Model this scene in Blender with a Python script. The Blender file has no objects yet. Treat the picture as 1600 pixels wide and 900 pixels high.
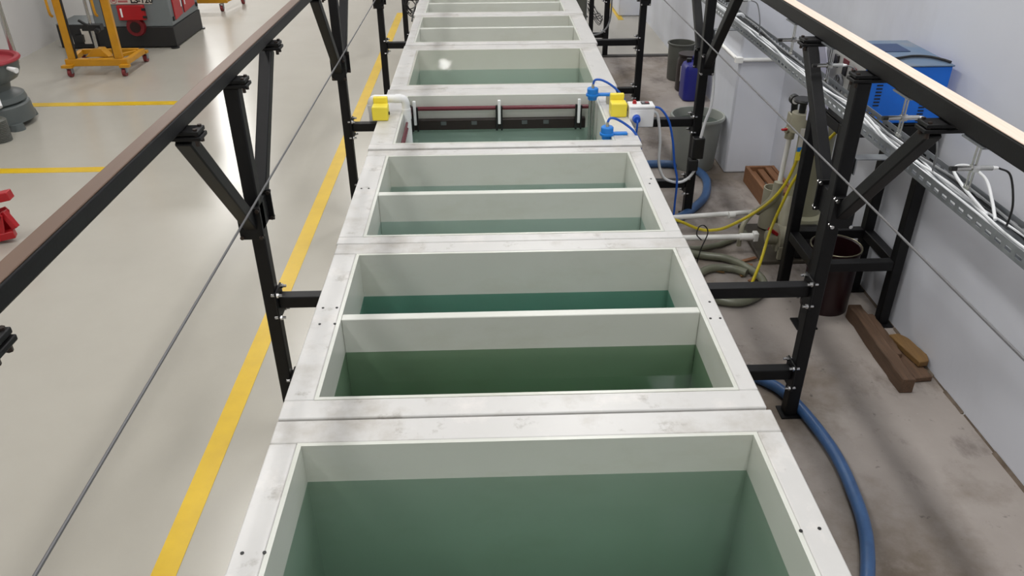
import bpy, bmesh, math, random
from mathutils import Vector, Matrix
SC = bpy.context.scene
COL = SC.collection
random.seed(7)
V = Vector

# ------------------------------------------------------------------ camera, world, lights, exposure
cam_data = bpy.data.cameras.new('camera')
cam = bpy.data.objects.new('camera', cam_data); COL.objects.link(cam)
cam_data.sensor_width = 36.0
cam_data.lens = 1238.06 / 1600 * 36.0
cam_data.clip_start = 0.02
def look(o, loc, pitch, yaw, roll):
    f = V((math.sin(yaw)*math.cos(pitch), math.cos(yaw)*math.cos(pitch), -math.sin(pitch)))
    r = V((math.cos(yaw), -math.sin(yaw), 0)); u = r.cross(f)
    r2 = math.cos(roll)*r + math.sin(roll)*u
    u2 = -math.sin(roll)*r + math.cos(roll)*u
    m = Matrix((r2, u2, -f)).transposed().to_4x4(); m.translation = V(loc)
    o.matrix_world = m
look(cam, (0, 0, 1.9), 0.53499, 0.02937, -0.00545)
SC.camera = cam

world = bpy.data.worlds.new('world'); SC.world = world; world.use_nodes = True
world.node_tree.nodes['Background'].inputs[0].default_value = (0.8, 0.86, 1.0, 1)
world.node_tree.nodes['Background'].inputs[1].default_value = 0.3

def area(name, loc, sx, sy, power, color=(1, 0.985, 0.96), rot=(0, 0, 0)):
    l = bpy.data.lights.new(name, 'AREA'); l.shape = 'RECTANGLE'; l.size = sx; l.size_y = sy
    l.energy = power; l.color = color
    o = bpy.data.objects.new(name, l); COL.objects.link(o); o.location = loc; o.rotation_euler = rot
    return o
# rows of ceiling lamps: over the left hall, over the tank line, and in the wider hall beyond
for (x, y, sx, sy, p) in [(-2.4, -1.2, .35, 1.5, 55), (-2.4, 2.2, .35, 1.5, 70), (-2.4, 5.6, .35, 1.5, 60), (-2.4, 9.0, .35, 1.5, 60), (-6.4, 17.6, 1.2, 2.4, 620), (-6.4, 12.6, .4, 1.5, 90),
                          (0.9, -0.9, .35, 1.4, 70), (0.9, 2.5, .35, 1.4, 65), (0.9, 6.25, .35, .9, 65), (0.6, 9.95, .35, .6, 50), (-2.4, 14.5, .35, 1.5, 60)]:
    area('ceiling_lamp', (x, y, 4.6), sx, sy, p)
# small work lamp high behind the camera; its glint shows in the fifth tank
area('work_lamp', (-0.78, -4.0, 2.88), .20, .15, 14, rot=(math.radians(78), math.radians(-18), 0))
SC.cycles.sample_clamp_indirect = 60.0
SC.view_settings.view_transform = 'Standard'
SC.view_settings.look = 'None'
SC.view_settings.exposure = -0.33
SC.view_settings.gamma = 1.0
SC.view_settings.use_curve_mapping = False

# ------------------------------------------------------------------ materials
def srgb(r, g, b):
    f = lambda c: (c/255/12.92 if c/255 <= 0.04045 else ((c/255+0.055)/1.055)**2.4)
    return (f(r), f(g), f(b), 1)
def mat(name, rgb, rough=0.5, metal=0.0, var=0.0, scale=8.0, rgb2=None, spec=0.5, bump=0.0, bscale=60.0, coat=0.0,
        alpha=None, trans=0.0, stretch=None, detail=6.0, lo=0.35, hi=0.7):
    m = bpy.data.materials.new(name); m.use_nodes = True
    nt = m.node_tree; b = nt.nodes['Principled BSDF']
    b.inputs['Base Color'].default_value = srgb(*rgb)
    b.inputs['Roughness'].default_value = rough
    b.inputs['Metallic'].default_value = metal
    b.inputs['Specular IOR Level'].default_value = spec
    if coat: b.inputs['Coat Weight'].default_value = coat; b.inputs['Coat Roughness'].default_value = 0.03
    if trans: b.inputs['Transmission Weight'].default_value = trans
    if rgb2 is not None or bump:
        tc = nt.nodes.new('ShaderNodeTexCoord')
        src = tc.outputs['Object']
        if stretch:
            mp = nt.nodes.new('ShaderNodeMapping'); mp.inputs['Scale'].default_value = stretch
            nt.links.new(src, mp.inputs['Vector']); src = mp.outputs['Vector']
    if rgb2 is not None:
        n = nt.nodes.new('ShaderNodeTexNoise'); n.inputs['Scale'].default_value = scale; n.inputs['Detail'].default_value = detail
        n.inputs['Roughness'].default_value = 0.6
        nt.links.new(src, n.inputs['Vector'])
        r = nt.nodes.new('ShaderNodeValToRGB')
        r.color_ramp.elements[0].position = lo; r.color_ramp.elements[1].position = hi
        r.color_ramp.elements[0].color = srgb(*rgb); r.color_ramp.elements[1].color = srgb(*rgb2)
        nt.links.new(n.outputs['Fac'], r.inputs['Fac']); nt.links.new(r.outputs['Color'], b.inputs['Base Color'])
    if bump:
        n2 = nt.nodes.new('ShaderNodeTexNoise'); n2.inputs['Scale'].default_value = bscale; n2.inputs['Detail'].default_value = 4
        nt.links.new(src, n2.inputs['Vector'])
        bp = nt.nodes.new('ShaderNodeBump'); bp.inputs['Strength'].default_value = bump; bp.inputs['Distance'].default_value = 0.01
        nt.links.new(n2.outputs['Fac'], bp.inputs['Height']); nt.links.new(bp.outputs['Normal'], b.inputs['Normal'])
    return m

def layered(m, layers):
    """adds stain layers (rgb, scale, lo, hi, amount, stretch) over whatever feeds the base colour"""
    nt = m.node_tree; b = nt.nodes['Principled BSDF']
    tc = nt.nodes.new('ShaderNodeTexCoord')
    for (rgb, sc, lo, hi, amt, st) in layers:
        mp = nt.nodes.new('ShaderNodeMapping'); mp.inputs['Scale'].default_value = st or (1, 1, 1)
        mp.inputs['Location'].default_value = (sc*1.7, sc*0.3, 0.4)
        nt.links.new(tc.outputs['Object'], mp.inputs['Vector'])
        n = nt.nodes.new('ShaderNodeTexNoise'); n.inputs['Scale'].default_value = sc; n.inputs['Detail'].default_value = 8
        n.inputs['Roughness'].default_value = 0.65
        nt.links.new(mp.outputs['Vector'], n.inputs['Vector'])
        mr = nt.nodes.new('ShaderNodeMapRange'); mr.inputs['From Min'].default_value = lo; mr.inputs['From Max'].default_value = hi
        mr.inputs['To Max'].default_value = amt
        nt.links.new(n.outputs['Fac'], mr.inputs['Value'])
        mx = nt.nodes.new('ShaderNodeMix'); mx.data_type = 'RGBA'
        bc = b.inputs['Base Color']
        if bc.is_linked: nt.links.new(bc.links[0].from_socket, mx.inputs['A'])
        else: mx.inputs['A'].default_value = bc.default_value[:]
        mx.inputs['B'].default_value = srgb(*rgb)
        nt.links.new(mr.outputs['Result'], mx.inputs['Factor'])
        nt.links.new(mx.outputs['Result'], bc)
    return m

M = {}
M['epoxy'] = mat('epoxy_floor', (170, 166, 156), 0.23, rgb2=(179, 175, 165), scale=0.8, bump=0.02, bscale=3.0)
M['concrete'] = layered(mat('raw_concrete', (148, 140, 134), 0.7, rgb2=(164, 156, 150), scale=2.2, bump=0.12, bscale=45),
    [((108, 95, 80), 1.6, 0.48, 0.66, 0.85, None), ((86, 76, 72), 4.0, 0.54, 0.7, 0.75, (1, 0.6, 1)),
     ((175, 168, 162), 3.3, 0.58, 0.75, 0.6, None), ((60, 54, 52), 22, 0.64, 0.72, 0.55, None), ((196, 190, 186), 40, 0.7, 0.74, 0.5, None)])
M['wall'] = layered(mat('white_wall_paint', (216, 219, 228), 0.55, rgb2=(222, 225, 233), scale=1.3, bump=0.03, bscale=8),
    [((180, 180, 184), 0.9, 0.5, 0.75, 0.5, (1, 1, 0.4))])
M['wall_left'] = mat('left_wall_paint', (214, 212, 210), 0.6, rgb2=(206, 204, 202), scale=1.0)
M['ceiling'] = mat('ceiling_paint', (190, 190, 190), 0.8)
M['yellow_paint'] = mat('yellow_floor_paint', (219, 182, 20), 0.32, rgb2=(205, 168, 22), scale=6)
M['curb'] = mat('dark_curb', (70, 68, 66), 0.7)
M['dirt'] = mat('wall_foot_dirt', (116, 104, 92), 0.9, rgb2=(84, 72, 60), scale=14)
M['pp'] = layered(mat('tank_plastic', (207, 206, 204), 0.34, rgb2=(214, 213, 211), scale=2.5, bump=0.02, bscale=25),
    [((172, 166, 156), 4.0, 0.52, 0.70, 0.7, None), ((136, 130, 118), 10.0, 0.60, 0.70, 0.6, None), ((232, 228, 224), 6.0, 0.55, 0.7, 0.6, None)])
M['pp_in'] = layered(mat('tank_lining', (213, 215, 207), 0.3, rgb2=(219, 221, 214), scale=2.0),
    [((190, 190, 170), 2.0, 0.5, 0.75, 0.5, (1, 1, 2))])
M['pp_gloss'] = mat('glossy_tank_lining', (214, 214, 202), 0.3, rgb2=(220, 220, 211), scale=2.0, coat=1.0)
M['bead'] = mat('weld_bead', (196, 192, 182), 0.4, rgb2=(150, 144, 132), scale=30)
M['black'] = mat('black_powder_coat', (11, 11, 13), 0.5, rgb2=(15, 15, 17), scale=30, spec=0.32, bump=0.03, bscale=150)
M['blackplastic'] = mat('black_plastic', (22, 22, 23), 0.4)
M['rubber'] = mat('black_rubber', (20, 20, 20), 0.65)
M['bolt'] = mat('zinc_bolt', (205, 205, 205), 0.25, 1.0)
M['darkbolt'] = mat('dark_steel_bolt', (70, 62, 58), 0.4, 0.8)
M['brown'] = mat('brown_rail_strip', (104, 78, 60), 0.5, rgb2=(90, 68, 54), scale=6, stretch=(1, 0.12, 1))
M['pale'] = mat('sheen_rail_strip', (240, 214, 194), 0.5, rgb2=(250, 232, 217), scale=40, stretch=(6, 0.15, 1))  # bright sheen on the right rail's brown strip, painted in as pale colour
M['steel'] = mat('stainless_steel', (190, 190, 188), 0.22, 1.0)
M['cable_steel'] = mat('wire_rope', (112, 112, 114), 0.5, 0.5)
M['galv'] = mat('galvanised_steel', (150, 154, 158), 0.4, 0.55, rgb2=(128, 132, 136), scale=20)
M['white'] = mat('white_plastic', (240, 241, 242), 0.35)
M['whitecable'] = mat('white_cable_jacket', (226, 228, 230), 0.4)
M['greycable'] = mat('grey_cable_jacket', (120, 122, 124), 0.5)
M['blackcable'] = mat('black_cable_jacket', (20, 20, 22), 0.45)
M['blue'] = mat('blue_machine_paint', (8, 106, 216), 0.4, rgb2=(14, 112, 222), scale=12)
M['bluegrey'] = layered(mat('dusty_blue_top', (88, 112, 140), 0.6, rgb2=(110, 124, 140), scale=7), [((136, 132, 128), 9, 0.5, 0.75, 0.6, None)])
M['darkblue'] = mat('dark_blue_mesh', (40, 62, 100), 0.6)
M['panel'] = mat('grey_white_panel', (196, 196, 194), 0.45)
M['lavender'] = mat('lavender_sheet', (196, 196, 218), 0.4)
M['darkdisplay'] = mat('dark_display', (30, 26, 30), 0.2)
M['redlabel'] = mat('red_label', (120, 40, 52), 0.5)
M['bluecap'] = mat('blue_heater_cap', (28, 128, 218), 0.38)
M['bluecable'] = mat('blue_cable', (36, 92, 190), 0.4)
M['plugblue'] = mat('blue_plug', (24, 84, 196), 0.4)
M['bluehose'] = mat('blue_hose', (66, 102, 150), 0.38, rgb2=(58, 90, 134), scale=20)
M['yellowclip'] = mat('yellow_plastic', (246, 226, 70), 0.45)
M['yellowhose'] = mat('yellow_hose', (196, 178, 34), 0.35)
M['pvc'] = mat('white_pvc', (244, 244, 241), 0.35)
M['greypp'] = mat('natural_plastic', (168, 164, 144), 0.42, rgb2=(150, 146, 126), scale=7)
M['dirtybase'] = mat('dirty_base', (92, 86, 74), 0.6, rgb2=(72, 66, 58), scale=12)
M['barrel'] = mat('filter_barrel_plastic', (150, 148, 124), 0.35, rgb2=(160, 158, 136), scale=4)
M['dirtyfloorhose'] = mat('murky_hose', (104, 106, 90), 0.3, rgb2=(124, 126, 108), scale=10)
M['red'] = mat('red_handle', (176, 24, 34), 0.4)
M['redpaint'] = mat('red_machine_paint', (170, 20, 30), 0.38)
M['darkredrod'] = mat('dark_red_rod', (104, 34, 46), 0.35)
M['maroon'] = mat('maroon_pail', (34, 13, 16), 0.35)
M['darkrim'] = mat('dull_olive_metal', (124, 120, 100), 0.35, 0.6)
M['wood'] = layered(mat('old_timber', (98, 74, 56), 0.75, rgb2=(76, 58, 44), scale=14, stretch=(4, 0.4, 4), bump=0.3, bscale=30), [((50, 40, 34), 5, 0.55, 0.7, 0.7, (2, .3, 2))])
M['plank'] = mat('ochre_wood', (122, 92, 50), 0.65, rgb2=(98, 72, 40), scale=10, stretch=(4, 0.5, 4))
M['crate'] = mat('brown_wood', (140, 98, 66), 0.7, rgb2=(120, 82, 54), scale=9, stretch=(4, 0.6, 4))
M['tub'] = mat('pale_tub', (150, 154, 148), 0.45, rgb2=(142, 146, 140), scale=5)
M['tubwater'] = mat('tub_water', (82, 92, 86), 0.08)
M['bin'] = mat('grey_bin', (92, 94, 88), 0.5, rgb2=(82, 82, 76), scale=6)
M['jug'] = mat('dark_jug', (38, 28, 26), 0.4)
M['jerry'] = mat('blue_jerrycan', (26, 30, 120), 0.38)
M['paper'] = mat('paper_label', (200, 198, 196), 0.6)
M['yellowsteel'] = mat('ochre_yellow_paint', (200, 142, 20), 0.42, rgb2=(186, 130, 22), scale=10)
M['machgrey'] = mat('grey_machine_paint', (112, 119, 121), 0.45)
M['machblack'] = mat('black_machine_plinth', (28, 28, 29), 0.5)
M['signwhite'] = mat('sign_plate', (206, 200, 190), 0.5)
M['signtext'] = mat('black_print', (24, 24, 24), 0.6)
M['signred'] = mat('red_print', (170, 96, 96), 0.6)
M['wheel'] = mat('red_caster', (120, 40, 42), 0.5)
M['greytub'] = mat('dark_grey_plastic', (86, 92, 92), 0.45)
M['drumred'] = mat('dark_drum_red', (110, 14, 24), 0.5)
M['bowlred'] = mat('red_urethane', (150, 32, 46), 0.45)
M['grille'] = mat('grey_grille', (96, 98, 104), 0.5)

def water_mat(name, tint, vol, density):
    m = bpy.data.materials.new(name); m.use_nodes = True
    nt = m.node_tree; nt.nodes.clear()
    out = nt.nodes.new('ShaderNodeOutputMaterial')
    tr = nt.nodes.new('ShaderNodeBsdfTransparent'); tr.inputs[0].default_value = (*tint, 1)
    gl = nt.nodes.new('ShaderNodeBsdfGlossy'); gl.inputs['Roughness'].default_value = 0.02
    fr = nt.nodes.new('ShaderNodeFresnel'); fr.inputs[0].default_value = 1.33
    mx = nt.nodes.new('ShaderNodeMixShader')
    ge = nt.nodes.new('ShaderNodeNewGeometry'); sub = nt.nodes.new('ShaderNodeMath'); sub.operation = 'SUBTRACT'; sub.inputs[0].default_value = 1.0
    mul = nt.nodes.new('ShaderNodeMath'); mul.operation = 'MULTIPLY'
    nt.links.new(ge.outputs['Backfacing'], sub.inputs[1]); nt.links.new(fr.outputs[0], mul.inputs[0]); nt.links.new(sub.outputs[0], mul.inputs[1])
    nt.links.new(mul.outputs[0], mx.inputs[0]); nt.links.new(tr.outputs[0], mx.inputs[1]); nt.links.new(gl.outputs[0], mx.inputs[2])
    nt.links.new(mx.outputs[0], out.inputs['Surface'])
    ab = nt.nodes.new('ShaderNodeVolumeAbsorption'); ab.inputs['Color'].default_value = (*vol, 1); ab.inputs['Density'].default_value = density
    nt.links.new(ab.outputs[0], out.inputs['Volume'])
    return m

# ------------------------------------------------------------------ mesh builder
ORG = {}
class MB:
    def __init__(s): s.v = []; s.f = []
    def add(s, vs, fs):
        b = len(s.v); s.v += [V(p) for p in vs]; s.f += [tuple(b+i for i in f) for f in fs]; return s
    def box(s, x0, x1, y0, y1, z0, z1):
        return s.add([(x0,y0,z0),(x1,y0,z0),(x1,y1,z0),(x0,y1,z0),(x0,y0,z1),(x1,y0,z1),(x1,y1,z1),(x0,y1,z1)],
                     [(0,3,2,1),(4,5,6,7),(0,1,5,4),(1,2,6,5),(2,3,7,6),(3,0,4,7)])
    def bar(s, p, q, w, h, up=(0,0,1)):
        p, q = V(p), V(q); d = (q-p).normalized(); a = d.cross(V(up))
        if a.length < 1e-4: a = d.cross(V((0,1,0)))
        a.normalize(); c = a.cross(d); a *= w/2; c *= h/2
        return s.add([p-a-c,p+a-c,p+a+c,p-a+c,q-a-c,q+a-c,q+a+c,q-a+c],
                     [(0,1,2,3),(7,6,5,4),(0,4,5,1),(1,5,6,2),(2,6,7,3),(3,7,4,0)])
    def cyl(s, p, q, r, r2=None, n=16):
        p, q = V(p), V(q); r2 = r if r2 is None else r2
        d = (q-p).normalized(); a = d.orthogonal().normalized(); c = d.cross(a)
        vs = []
        for (o, rr) in ((p, r), (q, r2)):
            for i in range(n):
                t = 2*math.pi*i/n; vs.append(o + a*(rr*math.cos(t)) + c*(rr*math.sin(t)))
        fs = [(i, (i+1) % n, n+(i+1) % n, n+i) for i in range(n)]
        fs.append(tuple(reversed(range(n)))); fs.append(tuple(range(n, 2*n)))
        return s.add(vs, fs)
    def lathe(s, prof, c=(0,0,0), n=32):
        c = V(c); vs = []
        for (r, z) in prof:
            for i in range(n):
                t = 2*math.pi*i/n; vs.append(c+V((r*math.cos(t), r*math.sin(t), z)))
        m = len(prof); fs = []
        for j in range(m-1):
            for i in range(n):
                fs.append((j*n+i, j*n+(i+1) % n, (j+1)*n+(i+1) % n, (j+1)*n+i))
        if prof[0][0] > 1e-6: fs.append(tuple(reversed(range(n))))
        if prof[-1][0] > 1e-6: fs.append(tuple(range((m-1)*n, m*n)))
        return s.add(vs, fs)
    def tube(s, pts, r, n=10, sub=8, smooth=True):
        P = [V(p) for p in pts]
        if smooth and len(P) > 2:
            Q = []
            E = [2*P[0]-P[1]] + P + [2*P[-1]-P[-2]]
            for i in range(1, len(E)-2):
                for k in range(sub):
                    t = k/sub; a, b, c, d = E[i-1], E[i], E[i+1], E[i+2]
                    Q.append(0.5*((2*b)+(c-a)*t+(2*a-5*b+4*c-d)*t*t+(3*b-a-3*c+d)*t*t*t))
            Q.append(P[-1]); P = Q
        vs = []; nrm = None
        for i, p in enumerate(P):
            d = (P[min(i+1, len(P)-1)]-P[max(i-1, 0)]).normalized()
            if nrm is None: nrm = d.orthogonal().normalized()
            nrm = (nrm - d*nrm.dot(d)).normalized(); c = d.cross(nrm)
            for k in range(n):
                t = 2*math.pi*k/n; vs.append(p + nrm*(r*math.cos(t)) + c*(r*math.sin(t)))
        fs = []
        for i in range(len(P)-1):
            for k in range(n):
                fs.append((i*n+k, i*n+(k+1) % n, (i+1)*n+(k+1) % n, (i+1)*n+k))
        fs.append(tuple(reversed(range(n)))); fs.append(tuple(range((len(P)-1)*n, len(P)*n)))
        return s.add(vs, fs)
    def prism(s, poly, dz):
        """poly: list of 3-D points (a planar loop); dz: extrusion vector"""
        n = len(poly); dz = V(dz)
        vs = [V(p) for p in poly] + [V(p)+dz for p in poly]
        fs = [tuple(reversed(range(n))), tuple(range(n, 2*n))] + [(i, (i+1) % n, n+(i+1) % n, n+i) for i in range(n)]
        return s.add(vs, fs)
    def build(s, name, m, parent=None, base=None, bevel=0.0, smooth=True, seg=2):
        me = bpy.data.meshes.new(name)
        o0 = ORG[parent.name] if parent is not None else V(base if base is not None else (0,0,0))
        me.from_pydata([tuple(p-o0) for p in s.v], [], s.f)
        bm = bmesh.new(); bm.from_mesh(me); bmesh.ops.recalc_face_normals(bm, faces=bm.faces); bm.to_mesh(me); bm.free()
        me.materials.append(m)
        if smooth:
            me.shade_smooth(); me.set_sharp_from_angle(angle=math.radians(38))
        o = bpy.data.objects.new(name, me); COL.objects.link(o)
        if parent is not None: o.parent = parent
        else: o.location = o0
        ORG[o.name] = o0
        if bevel:
            md = o.modifiers.new('bevel', 'BEVEL'); md.width = bevel; md.segments = seg; md.limit_method = 'ANGLE'
            md.angle_limit = math.radians(50); md.harden_normals = False
        return o
def B(*a): return MB().box(*a)
def tag(o, label=None, cat=None, group=None, kind=None):
    if label: o['label'] = label
    if cat: o['category'] = cat
    if group: o['group'] = group
    if kind: o['kind'] = kind
    return o
def thing(name, label, cat, loc, group=None):
    o = bpy.data.objects.new(name, None); COL.objects.link(o); o.location = loc; o.empty_display_size = 0.1
    ORG[o.name] = V(loc); return tag(o, label, cat, group)
def struct(o): o['kind'] = 'structure'; return o
def copy_tree(o, parent=None, loc=None):
    c = o.copy(); COL.objects.link(c)
    if parent is not None: c.parent = parent
    if loc is not None: c.location = loc
    for ch in list(o.children): copy_tree(ch, c)
    return c

# ------------------------------------------------------------------ the setting
WR, WL = 1.73, -4.33
CY = 7.37
struct(MB().add([(WL-.1,-6,0),(0.1,-6,0),(0.1,CY,0),(2.4,CY,0),(2.4,22,0),(-9.1,22,0),(-9.1,9.6,0),(WL-.1,9.6,0)], [(0,1,2,3,4,5,6,7)]).build('floor', M['epoxy'], smooth=False))
struct(MB().add([(0.1,-6,0),(2.4,-6,0),(2.4,CY,0),(0.1,CY,0)], [(0,1,2,3)]).build('floor', M['concrete'], smooth=False))
struct(B(-9.2, 2.4, -6, 22.2, 5.2, 5.3).build('ceiling', M['ceiling'], smooth=False))
struct(B(WR, WR+.15, -6, 22, 0, 5.2).build('wall_right', M['wall'], smooth=False))
struct(B(WL-.15, WL, -6, 9.6, 0, 5.2).build('wall_left', M['wall_left'], smooth=False))
struct(B(-9.15, -9, 9.75, 22, 0, 5.2).build('wall_left', M['wall_left'], smooth=False))
struct(B(-9.15, WL-.15, 9.6, 9.75, 0, 5.2).build('wall_left', M['wall_left'], smooth=False))
struct(B(-9, WR, 22, 22.15, 0, 5.2).build('wall_back', M['wall_left'], smooth=False))
struct(B(WL, WR, -6.15, -6, 0, 5.2).build('wall_front', M['wall_left'], smooth=False))
struct(B(1.452, WR+.06, 4.55, 5.05, 0, 5.2).build('wall_pillar', M['wall'], bevel=0.012))
struct(B(1.47, WR+.06, 9.09, 10.2, 0, 5.2).build('wall_pillar', M['wall'], bevel=0.012))
struct(B(1.02, WR, CY-.03, CY+.03, 0, 0.012).build('trim_1', M['curb']))
def strip(x0, x1, y0, y1, k):
    struct(B(x0, x1, y0, y1, 0.0, 0.0015).build('trim_%d' % k, M['yellow_paint'], smooth=False))
strip(-1.015, -0.94, -2, 9.4, 2)
strip(-3.95, -2.44, 4.74, 4.82, 3)
strip(-3.95, -2.44, 6.10, 6.19, 4)
strip(1.44, 1.50, 8.9, 12, 5)
# crumbly dirt edge along the foot of the right wall
d = MB(); y = 0.3
rr = random.Random(3)
while y < 4.5:
    L = rr.uniform(.05, .16); w = rr.uniform(.003, .011)
    d.add([(WR-w, y, .0), (WR-w*rr.uniform(.5,1.2), y+L, .0), (WR, y+L, .0), (WR, y, .0), (WR-.001, y, .006+w*.4), (WR-.001, y+L, .006+w*.4)],
          [(0,1,5,4),(0,4,3),(1,2,5)])
    y += L*rr.uniform(.8, 1.1)
o = d.build('baseboard_right', M['dirt'], smooth=False); struct(o)

# ------------------------------------------------------------------ tanks
TZ = 0.589
def tank(label, x0, x1, y0, y1, ix0, ix1, iy0, iy1, div=None, screws=(), lining=None):
    t = thing('plating_tank', label, 'tank', ((x0+x1)/2, (y0+y1)/2, 0), 'open white plastic plating tanks in a row')
    w = 0.011; zb = 0.07
    b = MB()
    b.box(ix0-w, ix0, iy0-w, iy1+w, 0, TZ-.0005).box(ix1, ix1+w, iy0-w, iy1+w, 0, TZ-.0005)
    b.box(ix0, ix1, iy0-w, iy0, 0, TZ-.0005).box(ix0, ix1, iy1, iy1+w, 0, TZ-.0005)
    b.box(ix0, ix1, iy0, iy1, zb-.02, zb)
    b.build('basin', lining or M['pp_in'], t)
    g = 0.0008
    for (a, c, e, f) in ((x0, ix0-w-g, iy0-w, iy1+w), (ix1+w+g, x1, iy0-w, iy1+w), (x0, x1, y0, iy0-w-g), (x0, x1, iy1+w+g, y1)):
        B(a, c, e, f, TZ-.02, TZ).build('rim_board', M['pp'], t, bevel=0.004)
    if div:
        B(ix0, ix1, div[0], div[1], zb, TZ-.002).build('divider', M['pp_in'], t, bevel=0.003)
    for (sx, sy) in screws:
        MB().cyl((sx, sy, TZ-.001), (sx, sy, TZ+.0015), 0.0042, n=8).build('screw', M['blackplastic'], t)
    return t
WATER = []
def water(label, ix0, ix1, iy0, iy1, z, m):
    e = -0.0006
    o = B(ix0-e, ix1+e, iy0-e, iy1+e, 0.065, z).build('tank_water', m, base=((ix0+ix1)/2, (iy0+iy1)/2, 0.065), smooth=False)
    return tag(o, label, 'water', 'greenish bath water in the tanks')
T1 = tank('nearest white tank, one wide compartment cut off at the bottom edge', -.552, .712, .60, 1.574, -.472, .638, .70, 1.478,
     screws=[(-.530,1.153),(-.484,1.153),(.648,1.17),(.69,1.175)])
T2 = tank('second white tank from the front, dark green bath in its near half', -.552, .704, 1.582, 2.544, -.462, .641, 1.668, 2.458, (2.045, 2.077),
     [(-.528,2.112),(-.485,2.112),(-.522,2.02),(-.477,2.02),(.683,2.10),(.662,2.005),(.70-.008,2.005)])
T3 = tank('third white tank from the front, pale green water in both halves', -.556, .701, 2.548, 3.476, -.455, .628, 2.612, 3.398, (2.975, 3.007),
     [(.665,3.04),(.68,3.09),(-.53,3.04),(-.50,3.04)])
T4 = tank('fourth white tank, with yellow clips, blue heaters and dark red rods', -.562, .715, 3.50, 4.425, -.440, .585, 3.57, 4.30)
T5 = tank('fifth white tank behind the blue heaters, one open compartment with a bright glint', -.556, .735, 4.432, 5.43, -.452, .612, 4.515, 5.30, lining=M['pp_gloss'])
T6 = tank('sixth white tank, two narrow compartments looking empty, brighter behind the divider', -.552, .75, 5.45, 6.39, -.487, .636, 5.53, 6.31, (5.935, 5.972))
T7 = tank('seventh white tank, farthest of the row at the top edge of the photo', -.566, .756, 6.40, 7.36, -.475, .612, 6.49, 7.27, (6.84, 6.875))
WG1 = water_mat('green_bath', (.80, .86, .83), (.46, .65, .56), 1.2)
WG2 = water_mat('dark_green_bath', (.73, .81, .74), (.33, .60, .43), 2.1)
WG3 = water_mat('teal_bath', (.66, .82, .78), (.24, .64, .58), 1.9)
WG4 = water_mat('pale_green_bath', (.88, .94, .93), (.52, .68, .64), .8)
water('murky grey green water in the nearest tank', -.472, .638, .70, 1.478, .471, WG1)
water('dark green water in the near half of the second tank', -.462, .641, 1.668, 2.045, .466, WG2)
water('teal water in the far half of the second tank', -.462, .641, 2.077, 2.458, .420, WG3)
water('pale green water in the near half of the third tank', -.455, .628, 2.612, 2.975, .467, WG4)
water('pale green water in the far half of the third tank', -.455, .628, 3.007, 3.398, .441, WG4)
water('clear green water under the dark red rods in the fourth tank', -.440, .585, 3.57, 4.30, .398, WG4)
water('pale green water with a glint in the fifth tank', -.452, .612, 4.515, 5.30, .458, WG4)

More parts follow.
